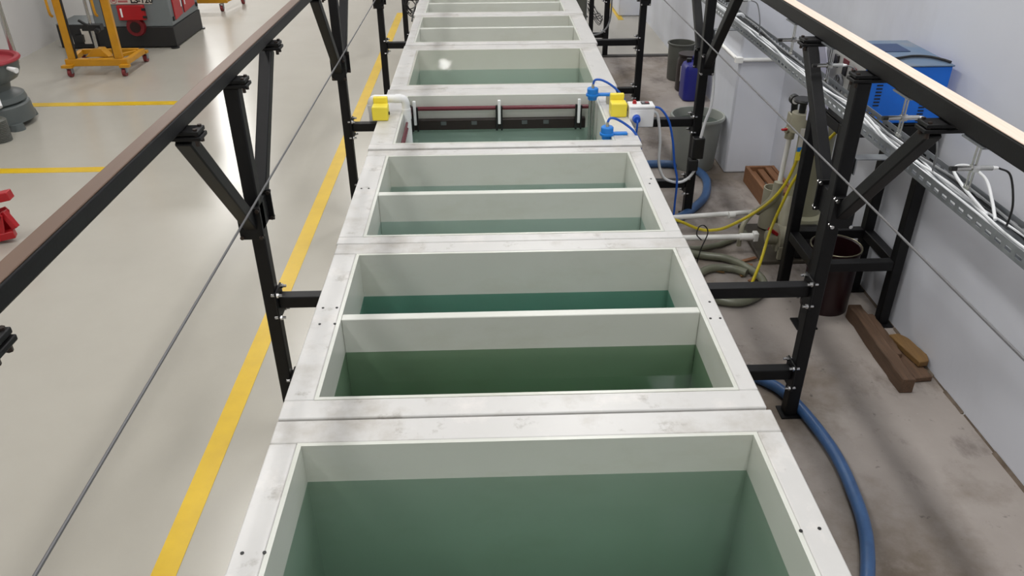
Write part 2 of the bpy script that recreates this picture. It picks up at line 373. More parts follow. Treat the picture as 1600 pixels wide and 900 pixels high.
# ------------------------------------------------------------------ rails, posts, wires
def rail(label, x0, x1, z0, z1, m, skew=0.0):
    t = thing('overhead_rail', label, 'rail', ((x0+x1)/2, 4, z0))
    B(x0, x1, -0.4, 9.6, z0, z1-.004).build('tube', M['black'], t, bevel=0.005)
    tag(B(x0+.001, x1-.001, -0.4, 9.6, z1-.004, z1).build('top_strip', m, t, bevel=0.002), 'brown strip' if m is M['brown'] else 'brown strip, sheen painted pale pinkish')
    t.rotation_euler.z = skew; t.location = (t.location.x + (4-1.9)*-math.tan(skew), 4, z0)
    return t
LX, RX = -.728, 1.088
rail('long black rail with a brown top strip, on the left posts', -.752, -.715, 1.273, 1.315, M['brown'], -.011)
rail('long black rail with a brown top strip, its sheen painted pale pinkish, on the right posts', 1.1036, 1.147, 1.263, 1.317, M['pale'])
def post(label, side, y, dx=0.0):
    x = (LX if side < 0 else RX) + dx
    ins = -side                       # direction from post towards the tanks
    zt = 1.248 if side < 0 else 1.238
    xs = x + (0 if side < 0 else .0)
    t = thing('rail_post', label, 'post', (x, y, 0), 'black rail posts on the %s side' % ('left' if side < 0 else 'right'))
    h = .0215 if side < 0 else .0225
    B(x-h, x+h, y-h, y+h, 0.006, zt).build('post_tube', M['black'], t, bevel=0.004)
    B(x-.036, x+.036, y-.036, y+.036, 0, .006).build('base_plate', M['black'], t)
    zn = .87
    for s in (-1, 1):
        MB().bar((x, y+s*.052, zn-.035), (x, y+s*.425, zt), .040, .040, (1,0,0)).build('strut', M['black'], t, bevel=0.004)
    for s in (-1, 1):
        yy = y+s*.070
        n = B(x-.036, x+.036, yy-.0035, yy+.0035, zn-.075, zn+.03).build('node_plate', M['black'], t, bevel=0.002)
        for (dx_, dz) in ((-.029,-.066),(.029,-.066),(-.029,.021),(.029,.021)):
            MB().cyl((x+dx_, yy-.011, zn+dz), (x+dx_, yy+.011, zn+dz), .0065, n=6).build('bolt', M['bolt'] if side > 0 else M['darkbolt'], n)
    B(x-.0215, x+.0215, y-.066, y+.066, zn-.07, zn+.015).build('node_block', M['black'], t, bevel=0.002)
    for dy in (-.425, 0, .425):
        rx = -.7335+dx if side < 0 else 1.1255
        c = B(rx-(.032 if side < 0 else .073), rx+(.055 if side < 0 else .032), y+dy-.027, y+dy+.027, zt, zt+.010).build('clamp_plate', M['black'], t, bevel=0.002)
        B(rx-(.032 if side < 0 else .070), rx+(.052 if side < 0 else .032), y+dy-.026, y+dy+.026, zt+.013, zt+.0235).build('cap_plate', M['black'], c, bevel=0.002)
        for sy in (-.017, .017):
            px = rx + ins*(.043 if side < 0 else .060)
            MB().cyl((px, y+dy+sy, zt-.014), (px, y+dy+sy, zt+.028), .0055, n=6).build('bolt', M['darkbolt'], c)
    xe = (-.552 if side < 0 else .70)
    for zc in (.535, .19):
        xa = x + ins*.0285
        e = xe - ins*0.0 if zc > .4 else (-.475 if side < 0 else .652)
        if zc > .4: e = -.563 if side < 0 else .715
        MB().box(min(xa, e), max(xa, e), y-.021, y+.021, zc-.021, zc+.021).build('crossbar', M['black'], t, bevel=0.003)
        p = B(min(x+ins*.0220, x+ins*.0283), max(x+ins*.0220, x+ins*.0283), y-.04, y+.04, zc-.06, zc+.045).build('bracket_plate', M['black'], t, bevel=0.002)
        for (dy, dz) in ((-.031,.035),(.031,.035),(-.031,-.05),(.031,-.05)):
            MB().cyl((x+ins*.010, y+dy, zc+dz), (x+ins*.046, y+dy, zc+dz), .0048, n=8).cyl((x+ins*.0285, y+dy, zc+dz), (x+ins*.035, y+dy, zc+dz), .0085, n=6).build('bolt', M['bolt'], p)
    return t
PY = [2.257, 3.968, 5.68, 7.39, 9.1]
WH = ['nearest', 'second', 'third', 'fourth', 'fifth']
WHL = ['beside the dividing wall of the second tank', 'level with the yellow clips', 'level with the back of the fifth tank', 'tangled with black cables', 'last at the top edge']
WHR = ['with a bolted foot beside the blue hose', 'with a white cable and black plug box', 'passing behind the white control box', 'standing at the dark floor seam', 'last, behind the grey cabinet']
for i, y in enumerate(PY):
    post('%s black post under the brown-topped left rail, %s' % (WH[i], WHL[i]), -1, y)
    post('%s black post under the sheen-topped right rail, %s' % (WH[i], WHR[i]), 1, y)
post('black post behind the frame edge whose strut clamp shows at the left edge', -1, .53, -.015)
def wire(label, x, z):
    o = MB().tube([(x, .2, z), (x, 5, z), (x, 9.3, z)], .0032, n=8, smooth=False).build('wire_rope', M['cable_steel'], base=(x, 4, z))
    tag(o, label, 'wire')
wire('thin grey wire rope stretched along the left posts', -.6795, .947)
wire('thin grey wire rope stretched along the right posts', 1.032, .990)

# ------------------------------------------------------------------ right side: rack, blue machine, pail
def cable(name, label, cat, pts, r, m, group=None, n=8):
    P = [V(p) for p in pts]
    o = MB().tube(pts, r, n=n).build(name, m, base=P[0])
    return tag(o, label, cat, group)
rk = thing('steel_rack', 'black square-tube rack under the blue machine by the right wall', 'rack', (1.52, 2.99, 0))
rx0, rx1, ry0, ry1 = 1.352, 1.69, 2.845, 3.145
for (x, y) in ((rx0, ry0), (rx1, ry0), (rx0, ry1), (rx1, ry1)):
    l = B(x-.022, x+.022, y-.022, y+.022, .006, .90).build('leg', M['black'], rk, bevel=0.004)
    B(x-.045, x+.04 if x > 1.5 else x+.045, y-.045, y+.045, 0, .006).build('foot_plate', M['black'], l)
for zc in (.29, .875):
    for y in (ry0, ry1): B(rx0+.0225, rx1-.0225, y-.021, y+.021, zc-.021, zc+.021).build('cross_rail', M['black'], rk, bevel=0.003)
    for x in (rx0, rx1): B(x-.021, x+.021, ry0+.0225, ry1-.0225, zc-.021, zc+.021).build('side_rail', M['black'], rk, bevel=0.003)
B(rx0-.02, rx1+.02, ry0-.02, ry1+.02, .9005, .906).build('top_sheet', M['black'], rk)

bm_ = thing('rectifier', 'blue boxy power supply with vents and a grey dial panel, on the black rack', 'power supply', (1.53, 3.0, .906))
X0, X1, Y0, Y1, Z0, Z1 = 1.375, 1.69, 2.83, 3.20, .9065, 1.118
body = B(X0, X1, Y0, Y1, Z0, Z1).build('case', M['blue'], bm_, bevel=0.004)
tag(B(X0-.004, X1+.004, Y0-.004, Y1+.004, Z1+.0003, Z1+.006).build('lid', M['bluegrey'], bm_, bevel=0.002), 'dusty grey blue lid')
B(1.46, 1.62, 3.02, 3.14, Z1+.0062, Z1+.0085).build('vent_mesh', M['darkblue'], bm_)
for k in range(9):
    z = 1.075-.0125*k
    B(1.425, 1.447, Y0-.0022, Y0-.0003, z, z+.0045).build('vent_slot', M['blackplastic'], bm_)
    B(1.60, 1.622, Y0-.0022, Y0-.0003, z-.085, z-.0805).build('vent_slot', M['blackplastic'], bm_)
for k in range(4):
    z = .955-.0125*k
    B(1.41, 1.43, Y0-.0022, Y0-.0003, z, z+.0045).build('vent_slot', M['blackplastic'], bm_)
fp = tag(B(X0-.006, X0-.0003, Y0+.005, Y1-.005, Z0+.003, Z1-.003).build('front_panel', M['panel'], bm_, bevel=0.002), 'grey white dial panel')
XF = X0-.006
B(XF-.008, XF-.0003, 3.06, 3.095, 1.055, 1.102).build('meter', M['darkdisplay'], fp, bevel=0.002)
B(XF-.006, XF-.0003, 2.975, 3.01, 1.045, 1.082).build('meter', M['darkdisplay'], fp, bevel=0.002)
B(XF-.003, XF-.0003, 2.97, 3.02, 1.086, 1.104).build('label_strip', M['redlabel'], fp)
B(XF-.006, XF-.0003, 2.895, 2.93, 1.045, 1.095).build('switch', M['redlabel'], fp, bevel=0.002)
B(XF-.006, XF-.0003, 2.895, 2.93, .99, 1.03).build('switch', M['darkdisplay'], fp, bevel=0.002)
kn = MB().cyl((XF-.0003, 3.02, 1.005), (XF-.012, 3.02, 1.005), .036, .034, n=28).build('fan_grille', M['grille'], fp)
for k in range(6):
    a = k*math.pi/3
    MB().bar((XF-.013, 3.02+.014*math.cos(a), 1.005+.014*math.sin(a)), (XF-.013, 3.02+.031*math.cos(a), 1.005+.031*math.sin(a)), .006, .003, (1,0,0)).build('grille_bar', M['darkdisplay'], kn)
tag(MB().prism([(XF-.03, 3.24, 1.135), (XF-.03, 3.165, 1.135), (XF-.03, 3.10, 1.07), (XF-.03, 2.95, .80), (XF-.03, 3.20, .80)], (.002, 0, 0)).build('protective_sheet', M['lavender'], base=(XF-.03, 3.16, .80)), 'pale lavender plastic sheet hanging before the dial panel', 'sheet')
cable('power_cord', 'black power cord lying across the lid of the blue machine', 'cord', [(1.42, 2.9, 1.131), (1.5, 2.9, 1.131), (1.58, 2.93, 1.131), (1.64, 2.92, 1.131), (1.672, 2.875, 1.131), (1.685, 2.845, 1.130)], .005, M['blackcable'])

pl = thing('steel_pail', 'open dark maroon pail standing inside the black rack', 'pail', (1.495, 3.0, 0))
MB().lathe([(.0, .004), (.098, .004), (.10, 0.0), (.104, .29), (.109, .293), (.109, .300), (.104, .302), (.1, .298), (.096, .02), (0, .02)], (1.495, 3.0, 0), 36).build('shell', M['maroon'], pl)
tag(MB().tube([(1.495+.107*math.cos(a), 3.0+.107*math.sin(a), .303) for a in [k*math.pi/12 for k in range(25)]], .003, n=8, sub=1, smooth=False).build('rim', M['darkrim'], pl), 'shiny metal rim')

def plank(name, label, cx, cy, ang, L, w, z0, h, m, jag=0.004, taper=0):
    rr = random.Random(int(L*1000)); n = 14; mb = MB(); vs = []; fs = []
    ca, sa = math.cos(ang), math.sin(ang)
    for i in range(n+1):
        t = i/n; y = (t-.5)*L
        wl = -w/2 + rr.uniform(-jag, jag); wr = w/2 + rr.uniform(-jag, jag)
        if taper:
            e = min(t, 1-t)/.18
            if e < 1: wr -= taper*(1-e)
        for (x, z) in ((wl, z0), (wr, z0), (wr, z0+h+rr.uniform(-jag, jag)*.4), (wl, z0+h+rr.uniform(-jag, jag)*.4)):
            vs.append((cx+x*ca-y*sa, cy+x*sa+y*ca, z))
    for i in range(n):
        for k in range(4): fs.append((i*4+k, i*4+(k+1) % 4, i*4+4+(k+1) % 4, i*4+4+k))
    fs += [(3, 2, 1, 0), (n*4, n*4+1, n*4+2, n*4+3)]
    o = mb.add(vs, fs).build(name, m, base=(cx, cy, z0), bevel=0.004)
    return o
tag(plank('timber_beam', '', 1.578, 2.625, math.radians(-1), .54, .05, 0, .066, M['wood']), 'long weathered timber beam on the floor in front of the rack', 'timber')
tag(plank('timber_slat', '', 1.629, 2.70, math.radians(-1), .30, .036, 0, .045, M['wood']), 'shorter dark timber slat lying along the beam by the rack foot', 'timber')
tag(plank('wood_offcut', '', 1.665, 2.52, math.radians(5), .20, .075, 0, .024, M['wood']), 'flat dark wood offcut under the ochre block beside the beam', 'timber')
tag(plank('wood_block', '', 1.69, 2.585, math.radians(10), .20, .062, .026, .026, M['plank'], .001, .02), 'ochre wood block with cut corners lying by the right wall', 'timber')

# ------------------------------------------------------------------ cable tray and its cables
tr = thing('cable_tray', 'perforated galvanised cable tray running along the right rail', 'cable tray', (1.27, 3, 1.02))
ty0, ty1 = .9, 5.2
for x in (1.22, 1.312):
    b = MB().box(x-.0008, x+.0008, ty0, ty1, 1.022, 1.033).box(x-.0008, x+.0008, ty0, ty1, 1.043, 1.058)
    y = ty0
    while y < ty1:
        b.box(x-.0008, x+.0008, y, y+.018, 1.033, 1.043); y += .043
    b.build('side_flange', M['galv'], tr, smooth=False)
B(1.2209, 1.3111, ty0, ty1, 1.0212, 1.0225).build('tray_floor', M['galv'], tr)
for y in (2.257, 3.968):
    B(1.12, 1.315, y-.02, y+.02, 1.017, 1.021).build('support_arm', M['galv'], tr)
    B(1.116, 1.12, y-.02, y+.02, .97, 1.021).build('support_lug', M['galv'], tr)
rr = random.Random(11)
for k in range(8):
    m = [M['whitecable'], M['whitecable'], M['whitecable'], M['whitecable'], M['whitecable'], M['greycable'], M['blackcable'], M['blackcable']][k]
    r = [.0048, .0042, .0038, .0044, .003, .004, .003, .0026][k]
    pts = []; y = 1.0
    x = 1.235+.0105*k; z = 1.0225+r+.001+(.009*(k % 3))
    while y < 5.0:
        pts.append((min(1.302, max(1.232, x+rr.uniform(-.018, .018))), y, z+rr.uniform(0, .008))); y += .32
    nm = {0: 'white', 1: 'white'}.get(k, 'white' if k < 5 else 'grey' if k == 5 else 'black')
    lb = {'white': 'white cable running along the perforated tray', 'grey': 'grey cable running along the perforated tray among white ones', 'black': 'thin black cable running along the perforated tray'}[nm]
    lb = ['white tray cable lying nearest the tanks', 'second white tray cable from the tank side', 'third white tray cable, in the middle of the bundle', 'fourth white tray cable from the tank side', 'thinnest white tray cable, toward the wall', 'grey cable among the white ones in the perforated tray', 'black tray cable next to the grey one', 'thinnest black tray cable, closest to the wall'][k]
    cable('tray_cable', lb, 'cable', pts, r, m, 'cables in the galvanised tray')
cable('cable_loop', 'white cable loop rising above the tray at the right edge', 'cable', [(1.255,1.78,1.05),(1.26,1.92,1.07),(1.275,2.0,1.085),(1.30,1.98,1.10),(1.305,1.90,1.095),(1.285,1.82,1.07),(1.26,1.75,1.05)], .0042, M['whitecable'])

for o in list(COL.objects):
    if o.parent is None and (o.name.startswith('cable_tray') or o.name.startswith('tray_cable') or o.name.startswith('cable_loop')): o.location.z -= .018

# proximity sensors hanging under the right rail
SENS = [(1.69, 'nearest the right edge', 'black'), (2.05, 'before the blue machine', 'white'), (2.58, 'before the dial panel', 'white'), (2.93, 'between the farthest strut and the tray', 'black'), (3.66, 'high beside the second right post', 'white')]
for (y, w, cc) in SENS:
    x = 1.135
    s = thing('sensor_bracket', 'steel sensor bracket hanging under the right rail, %s' % w, 'sensor', (x, y, 1.17), 'sensors under the right rail')
    B(x-.034, x+.018, y-.045, y+.045, 1.273, 1.277).build('mount_plate', M['galv'], s)
    MB().box(x-.016, x+.004, y-.016, y+.016, 1.2695, 1.273).build('tab', M['steel'], s)
    for dy in (-.007, .007):
        MB().bar((x-.012, y+dy, 1.271), (x-.012, y+dy, 1.165), .005, .003, (1,0,0)).build('arm', M['steel'], s)
    B(x-.016, x-.008, y-.011, y+.011, 1.158, 1.166).build('arm_end', M['steel'], s, bevel=.001)
    MB().cyl((x-.055, y-.004, 1.212), (x+.03, y-.004, 1.212), .0062, n=12).build('sensor_body', M['steel'], s)
    MB().cyl((x-.069, y-.004, 1.212), (x-.0552, y-.004, 1.212), .006, n=12).build('sensor_tip', M['blackplastic'], s)
    MB().cyl((x-.02, y-.004, 1.212), (x-.004, y-.004, 1.212), .0105, n=6).build('nut', M['bolt'], s)
    MB().cyl((x+.0302, y-.004, 1.212), (x+.044, y-.004, 1.212), .005, .003, n=10).build('connector', M['white'], s)
    MB().tube([(x+.044, y-.004, 1.212), (x+.075, y-.01, 1.195), (x+.09, y-.03, 1.13), (x+.10, y-.02, 1.07), (x+.125, y+.02, 1.05)], .0026, n=6).build('lead', M['blackcable'] if cc == 'black' else M['greycable'], s)

for o in list(COL.objects):
    if o.name.startswith('sensor_bracket'): o.location.z -= .0145
# conduit on the pillar
tag(MB().tube([(1.725, 4.538, .70), (1.455, 4.538, .70)], .011, n=10, smooth=False).tube([(1.44, 4.545, .70), (1.44, 5.0, .70)], .011, n=10, smooth=False).box(1.425, 1.465, 4.525, 4.56, .685, .715).build('conduit', M['pvc'], base=(1.5, 4.54, .70)), 'white conduit wrapping the corner of the wall pillar', 'conduit')

# ------------------------------------------------------------------ filter pump unit
fu = thing('filter_pump', 'dirty plastic filter pump with gauge and red valve handles behind the rack', 'filter pump', (1.50, 3.55, 0))
B(1.33, 1.69, 3.38, 3.80, .0, .02).build('base_tray', M['dirtybase'], fu, bevel=.004)
MB().lathe([(0,.12),(.11,.12),(.118,.15),(.112,.17),(.085,.18),(.085,.60),(.09,.61),(.09,.66),(.06,.69),(0,.69)], (1.585, 3.62, 0), 32).build('barrel', M['barrel'], fu)
MB().cyl((1.585, 3.62, .02), (1.585, 3.62, .12), .095, n=24).build('barrel_stand', M['greypp'], fu)
MB().lathe([(0,.69),(.016,.69),(.016,.735),(.045,.742),(.05,.75),(.045,.758),(0,.758)], (1.49, 3.62, .0), 24).build('lid_knob', M['blackplastic'], fu)
MB().cyl((1.49, 3.62, .60), (1.49, 3.62, .69), .045, n=20).box(1.49, 1.56, 3.58, 3.66, .61, .66).build('head', M['greypp'], fu)
MB().lathe([(0,.03),(.05,.03),(.05,.25),(.044,.25),(.042,.06),(0,.06)], (1.47, 3.75, 0), 24).build('cup', M['greypp'], fu)
MB().cyl((1.49, 3.74, .24), (1.50, 3.74, .54), .0125, n=12).build('riser_pipe', M['pvc'], fu)
v = MB().cyl((1.498, 3.74, .52), (1.499, 3.74, .60), .024, n=14).cyl((1.47, 3.73, .565), (1.535, 3.745, .565), .016, n=12).build('valve', M['greypp'], fu)
MB().bar((1.475, 3.725, .572), (1.445, 3.715, .572), .015, .01).build('handle', M['red'], v, bevel=.003)
B(1.478, 1.53, 3.715, 3.765, .60, .65).build('manifold', M['greypp'], fu, bevel=.004)
MB().cyl((1.53, 3.74, .625), (1.56, 3.66, .64), .014, n=12).build('link_pipe', M['greypp'], fu)
ga = MB().cyl((1.50, 3.74, .65), (1.495, 3.74, .70), .016, n=14).cyl((1.49, 3.72, .718), (1.49, 3.75, .718), .025, n=24).build('gauge', M['blackplastic'], fu)
MB().cyl((1.49, 3.7195, .718), (1.49, 3.717, .718), .018, n=20).build('dial', M['paper'], ga)
pb = MB().cyl((1.40, 3.44, .12), (1.48, 3.44, .12), .07, n=24).cyl((1.355, 3.44, .12), (1.40, 3.44, .12), .035, n=16).cyl((1.43, 3.44, .16), (1.46, 3.52, .30), .03, n=14).build('pump_body', M['greypp'], fu)
MB().cyl((1.4805, 3.44, .12), (1.60, 3.44, .12), .06, n=20).box(1.50, 1.58, 3.40, 3.48, .02, .07).build('motor', M['blackplastic'], fu, bevel=.003)
B(1.40, 1.47, 3.37, 3.39, .03, .10).build('junction_box', M['greypp'], fu, bevel=.003)
MB().tube([(1.345,3.62,.185),(1.30,3.58,.16),(1.265,3.55,.125),(1.262,3.548,.02)], .012, n=8, sub=2).build('drain_elbow', M['greypp'], fu)
MB().bar((1.352, 3.42, .178), (1.40, 3.42, .145), .02, .016).build('red_lever', M['red'], fu, bevel=.003)
MB().tube([(1.42, 3.78, .10), (1.43, 3.74, .14), (1.46, 3.70, .22), (1.47, 3.70, .30)], .022, n=12).build('suction_pipe', M['greypp'], fu)
B(1.305, 1.33, 3.47, 3.51, .08, .125).build('union', M['pvc'], fu, bevel=.004)
def ptape(): return
tg = thing('tag_strip', 'clear hanging tag with a blue and yellow end, by the filter head', 'tag', (1.455, 3.48, .52))
B(1.443, 1.468, 3.479, 3.481, .57, .66).build('strip', M['paper'], tg)
tag(B(1.443, 1.468, 3.4785, 3.4815, .548, .5698).build('blue_end', M['bluecap'], tg), 'blue band')
tag(B(1.440, 1.466, 3.478, 3.482, .505, .5478).build('yellow_end', M['yellowclip'], tg), 'yellow end')
for (y0, xa, xb, yb, w) in ((3.71, .652, 1.42, 3.775, 'farther'), (3.49, .652, 1.3045, 3.49, 'nearer')):
    p = thing('pvc_pipe', '%s white pipe from the tanks to the filter pump, just above the floor' % w, 'pipe', (1.0, y0, .1))
    MB().cyl((xa, y0-.02 if w == 'farther' else y0, .1), (xb, yb, .1), .0135 if w == 'farther' else .0145, n=14).build('pipe_run', M['pvc'], p)
    if w == 'farther': MB().cyl((1.25, y0+.032, .1), (1.285, y0+.036, .1), .018, n=14).build('coupling', M['pvc'], p)
    else: MB().cyl((1.24, y0, .1), (1.303, y0, .1), .0185, n=14).build('coupling', M['pvc'], p)
cable('yellow_hose', 'yellow hose sagging from the tank rim towards the filter head', 'hose', [(.66,3.55,.25),(.80,3.52,.22),(.925,3.5,.19),(1.026,3.5,.145),(1.10,3.5,.135),(1.184,3.5,.157),(1.329,3.5,.252),(1.42,3.5,.368),(1.465,3.48,.547),(1.50,3.40,.70),(1.52,3.2,.86)], .0078, M['yellowhose'])
cable('yellow_hose', 'yellow hose dropping straight from the rack top to the floor', 'hose', [(1.10,3.0,.012),(1.17,3.08,.03),(1.26,3.22,.10),(1.345,3.38,.19),(1.40,3.42,.33),(1.435,3.42,.44),(1.49,3.36,.60),(1.53,3.23,.78),(1.54,3.19,.865)], .0072, M['yellowhose'])
cable('floor_hose', 'murky green hose coiled on the concrete beside the pump', 'hose', [(.95,3.50,.022),(1.05,3.45,.022),(1.177,3.40,.022),(1.27,3.24,.022),(1.25,3.10,.022),(1.12,3.0,.022),(.98,3.05,.022),(.95,3.2,.022),(1.05,3.31,.022),(1.16,3.31,.022),(1.22,3.26,.024)], .019, M['dirtyfloorhose'], n=12)
cable('floor_hose', 'grey hose running across the concrete under the white pipes', 'hose', [(.90,3.60,.018),(1.02,3.53,.018),(1.15,3.56,.018),(1.25,3.62,.018),(1.33,3.66,.036)], .014, M['dirtyfloorhose'], n=12)
cable('wire_loop', 'thin black wire curling up beside the tank rim', 'wire', [(.98,3.30,.02),(1.00,3.32,.12),(1.03,3.34,.20),(1.01,3.34,.24),(.985,3.34,.235),(.975,3.33,.20),(1.0,3.33,.17)], .003, M['blackcable'])
rr = random.Random(5)
for k in range(7):
    x, y = rr.uniform(1.12, 1.29), rr.uniform(3.2, 3.42)
    a = rr.uniform(0, 3)
    tag(MB().bar((x, y, .006+.001*k), (x+.09*math.cos(a), y+.09*math.sin(a), .012+.001*k), .018, .006).build('wood_scrap', M['crate'] if k % 2 else M['plank'], base=(x, y, 0)), 'loose brown wood scrap on the wet floor by the pump', 'scrap', 'wood scraps by the pump')

# wooden crate behind the pump
cr = thing('wooden_crate', 'low brown wooden crate against the pillar', 'crate', (1.62, 4.25, 0))
B(1.535, 1.555, 4.02, 4.42, 0, .10).build('side_board', M['crate'], cr, bevel=.003)
B(1.69, 1.71, 4.02, 4.42, 0, .10).build('side_board', M['crate'], cr, bevel=.003)
B(1.5555, 1.6895, 4.02, 4.04, 0, .10).build('end_board', M['crate'], cr, bevel=.003)
B(1.5555, 1.6895, 4.40, 4.42, 0, .10).build('end_board', M['crate'], cr, bevel=.003)
for k in range(3):
    B(1.557+.045*k, 1.595+.045*k, 4.045, 4.395, .06+.012*k, .075+.012*k).build('lid_slat', M['crate'], cr, bevel=.003)

# blue hoses
cable('blue_hose', 'thick blue hose curving over the concrete in the foreground', 'hose', [(.72,2.62,.022),(.90,2.54,.022),(1.05,2.42,.022),(1.105,2.335,.022),(1.142,2.19,.022),(1.163,2.01,.022),(1.154,1.84,.022),(1.125,1.67,.022),(1.06,1.50,.022),(.97,1.34,.022),(.83,1.2,.022)], .021, M['bluehose'], n=16)
cable('blue_hose', 'thick blue hose looping on the floor behind the second right post', 'hose', [(.72,4.62,.022),(.95,4.66,.022),(1.12,4.66,.022),(1.25,4.60,.022),(1.305,4.43,.022),(1.25,4.19,.022),(1.155,4.03,.022),(1.0,3.86,.022),(.80,3.78,.022)], .024, M['bluehose'], n=16)

# tub, bin, jug, jerrycan
tb = thing('round_tub', 'pale round tub with water, beside the second right post', 'tub', (1.345, 4.72, 0))
MB().lathe([(0,0),(.125,0),(.13,.01),(.152,.305),(.165,.31),(.168,.322),(.163,.332),(.152,.332),(.146,.31),(.126,.02),(0,.02)], (1.285, 4.69, 0), 40).build('shell', M['tub'], tb)
tag(MB().cyl((1.285,4.69,.02),(1.285,4.69,.28), .127, .142, n=40).build('content', M['tubwater'], tb), 'dull green water')
tb.location = tb.location
bn = thing('round_bin', 'tall grey open bin at the far end of the concrete', 'bin', (1.57, 6.5, 0))
MB().lathe([(0,0),(.092,0),(.098,.01),(.106,.29),(.115,.292),(.115,.303),(.102,.303),(.094,.02),(0,.02)], (1.61, 6.62, 0), 36).build('shell', M['bin'], bn)
jg = thing('dark_jug', 'dark brown canister with a white label, before the grey bin', 'canister', (1.56, 6.12, 0))
MB().lathe([(0,0),(.085,0),(.092,.01),(.092,.24),(.08,.262),(.08,.275),(.087,.278),(.087,.292),(0,.292)], (1.605, 6.30, 0), 28).build('body', M['jug'], jg)
tag(MB().add([(1.528,6.238,.09),(1.555,6.216,.09),(1.555,6.216,.21),(1.528,6.238,.21),(1.532,6.242,.09),(1.558,6.22,.09),(1.558,6.22,.21),(1.532,6.242,.21)], [(0,1,2,3),(7,6,5,4),(0,3,7,4),(1,5,6,2)]).build('label', M['paper'], jg), 'white paper label')
jc = thing('jerrycan', 'royal blue jerrycan on the concrete behind the second right post', 'jerrycan', (1.56, 5.9, 0))
b = MB(); prof = []
def rrect(w, l, r, n=5):
    P = []
    for (cx, cy, a0) in ((w-r, l-r, 0), (-w+r, l-r, 90), (-w+r, -l+r, 180), (w-r, -l+r, 270)):
        for k in range(n+1):
            a = math.radians(a0+90*k/n); P.append((cx+r*math.cos(a), cy+r*math.sin(a)))
    return P
lev = [(.075,.09,0),(.085,.10,.012),(.085,.10,.24),(.075,.09,.268),(.05,.06,.285),(.03,.03,.288)]
vs = []; fs = []
for (w, l, z) in lev: vs += [(1.595+px, 6.08+py, z) for (px, py) in rrect(w, l, min(w,l)*.5)]
N = len(vs)//len(lev)
for j in range(len(lev)-1):
    for i in range(N): fs.append((j*N+i, j*N+(i+1) % N, (j+1)*N+(i+1) % N, (j+1)*N+i))
fs += [tuple(reversed(range(N))), tuple(range((len(lev)-1)*N, len(lev)*N))]
b.add(vs, fs).build('body', M['jerry'], jc)
MB().tube([(1.595,6.03,.275),(1.595,6.04,.312),(1.595,6.11,.317),(1.595,6.14,.28)], .011, n=8).build('handle', M['jerry'], jc)
MB().cyl((1.55,6.08,.285),(1.55,6.08,.31), .02, n=14).build('cap', M['blackplastic'], jc)

# ------------------------------------------------------------------ gear on the fourth tank
for (x, w) in ((-.545, 'left'), (.662, 'right')):
    c = thing('yellow_clip', 'bright yellow plastic clip block sitting on the %s rim of the fourth tank' % w, 'clip', (x, 3.93, TZ), 'yellow clips on the fourth tank')
    B(x-.04, x+.04, 3.885, 3.955, TZ+.001, TZ+.072).build('block', M['yellowclip'], c, bevel=.006)
    B(x-.038, x+.034, 3.957, 3.985, TZ+.001, TZ+.10).build('back_plate', M['yellowclip'], c, bevel=.005)
    MB().cyl((x+.0395, 3.92, TZ+.03), (x+.046, 3.92, TZ+.03), .008, n=10).build('screw', M['blackplastic'], c)
wp = thing('bent_pipe', 'white plastic pipe bending over the left rim down into the bath', 'pipe', (-.5, 4.03, TZ))
MB().tube([(-.60,4.02,.50),(-.60,4.02,.60),(-.60,4.02,.645),(-.585,4.02,.662),(-.555,4.02,.663),(-.47,4.02,.663),(-.442,4.02,.662),(-.427,4.02,.645),(-.425,4.02,.60),(-.422,4.01,.38)], .021, n=14, sub=4).build('pipe_run', M['white'], wp)
MB().cyl((-.4255,4.02,.61),(-.424,4.02,.555), .0235, n=16).build('socket', M['white'], wp)
MB().cyl((-.475,4.02,.663),(-.447,4.02,.663), .0235, n=16).build('elbow', M['white'], wp)
MB().cyl((-.60,4.02,.60),(-.60,4.02,.635), .0235, n=16).build('elbow', M['white'], wp)
def rod(label, p, q, r=.0085):
    o = MB().cyl(p, q, r, n=12).build('red_rod', M['darkredrod'], base=p); tag(o, label, 'rod', 'dark red rods in the fourth tank')
rod('long dark red rod along the back wall of the fourth tank', (-.425,4.275,.525), (.56,4.275,.525), .0115)
rod('upper dark red rod along the left wall of the fourth tank', (-.424,3.60,.540), (-.424,4.25,.540), .006)
rod('lower dark red rod along the left wall of the fourth tank', (-.424,3.60,.510), (-.424,4.25,.510), .006)
for (x, w) in ((-.405, 'left end'), (.06, 'middle'), (.50, 'right end')):
    c = thing('rod_holder', 'white hook holder with dark straps at the %s of the back rod' % w, 'holder', (x, 4.27, TZ), 'rod holders on the back wall')
    B(x-.008, x+.008, 4.245, 4.262, .44, .575).build('hook', M['white'], c, bevel=.003)
    B(x-.02, x-.0085, 4.25, 4.262, .402, .545).build('strap', M['blackplastic'], c, bevel=.002)
    B(x+.0085, x+.018, 4.25, 4.262, .402, .54).build('strap', M['blackplastic'], c, bevel=.002)
hp = thing('heater_panel', 'long dark panel fixed along the back wall of the fourth tank', 'panel', (.05, 4.27, .405))
B(-.42, .54, 4.264, 4.2985, .405, .463).build('plate', M['jug'], hp, bevel=.004)
for x in (-.25, -.08, .2, .32): B(x-.015, x+.015, 4.259, 4.2635, .435, .455).build('clip', M['greytub'], hp)
B(-.438, -.425, 4.05, 4.16, .402, .54).build('side_strip', M['blackplastic'], hp, bevel=.003)
B(-.438, -.42, 4.20, 4.255, .402, .555).build('side_strip', M['blackplastic'], hp, bevel=.003)
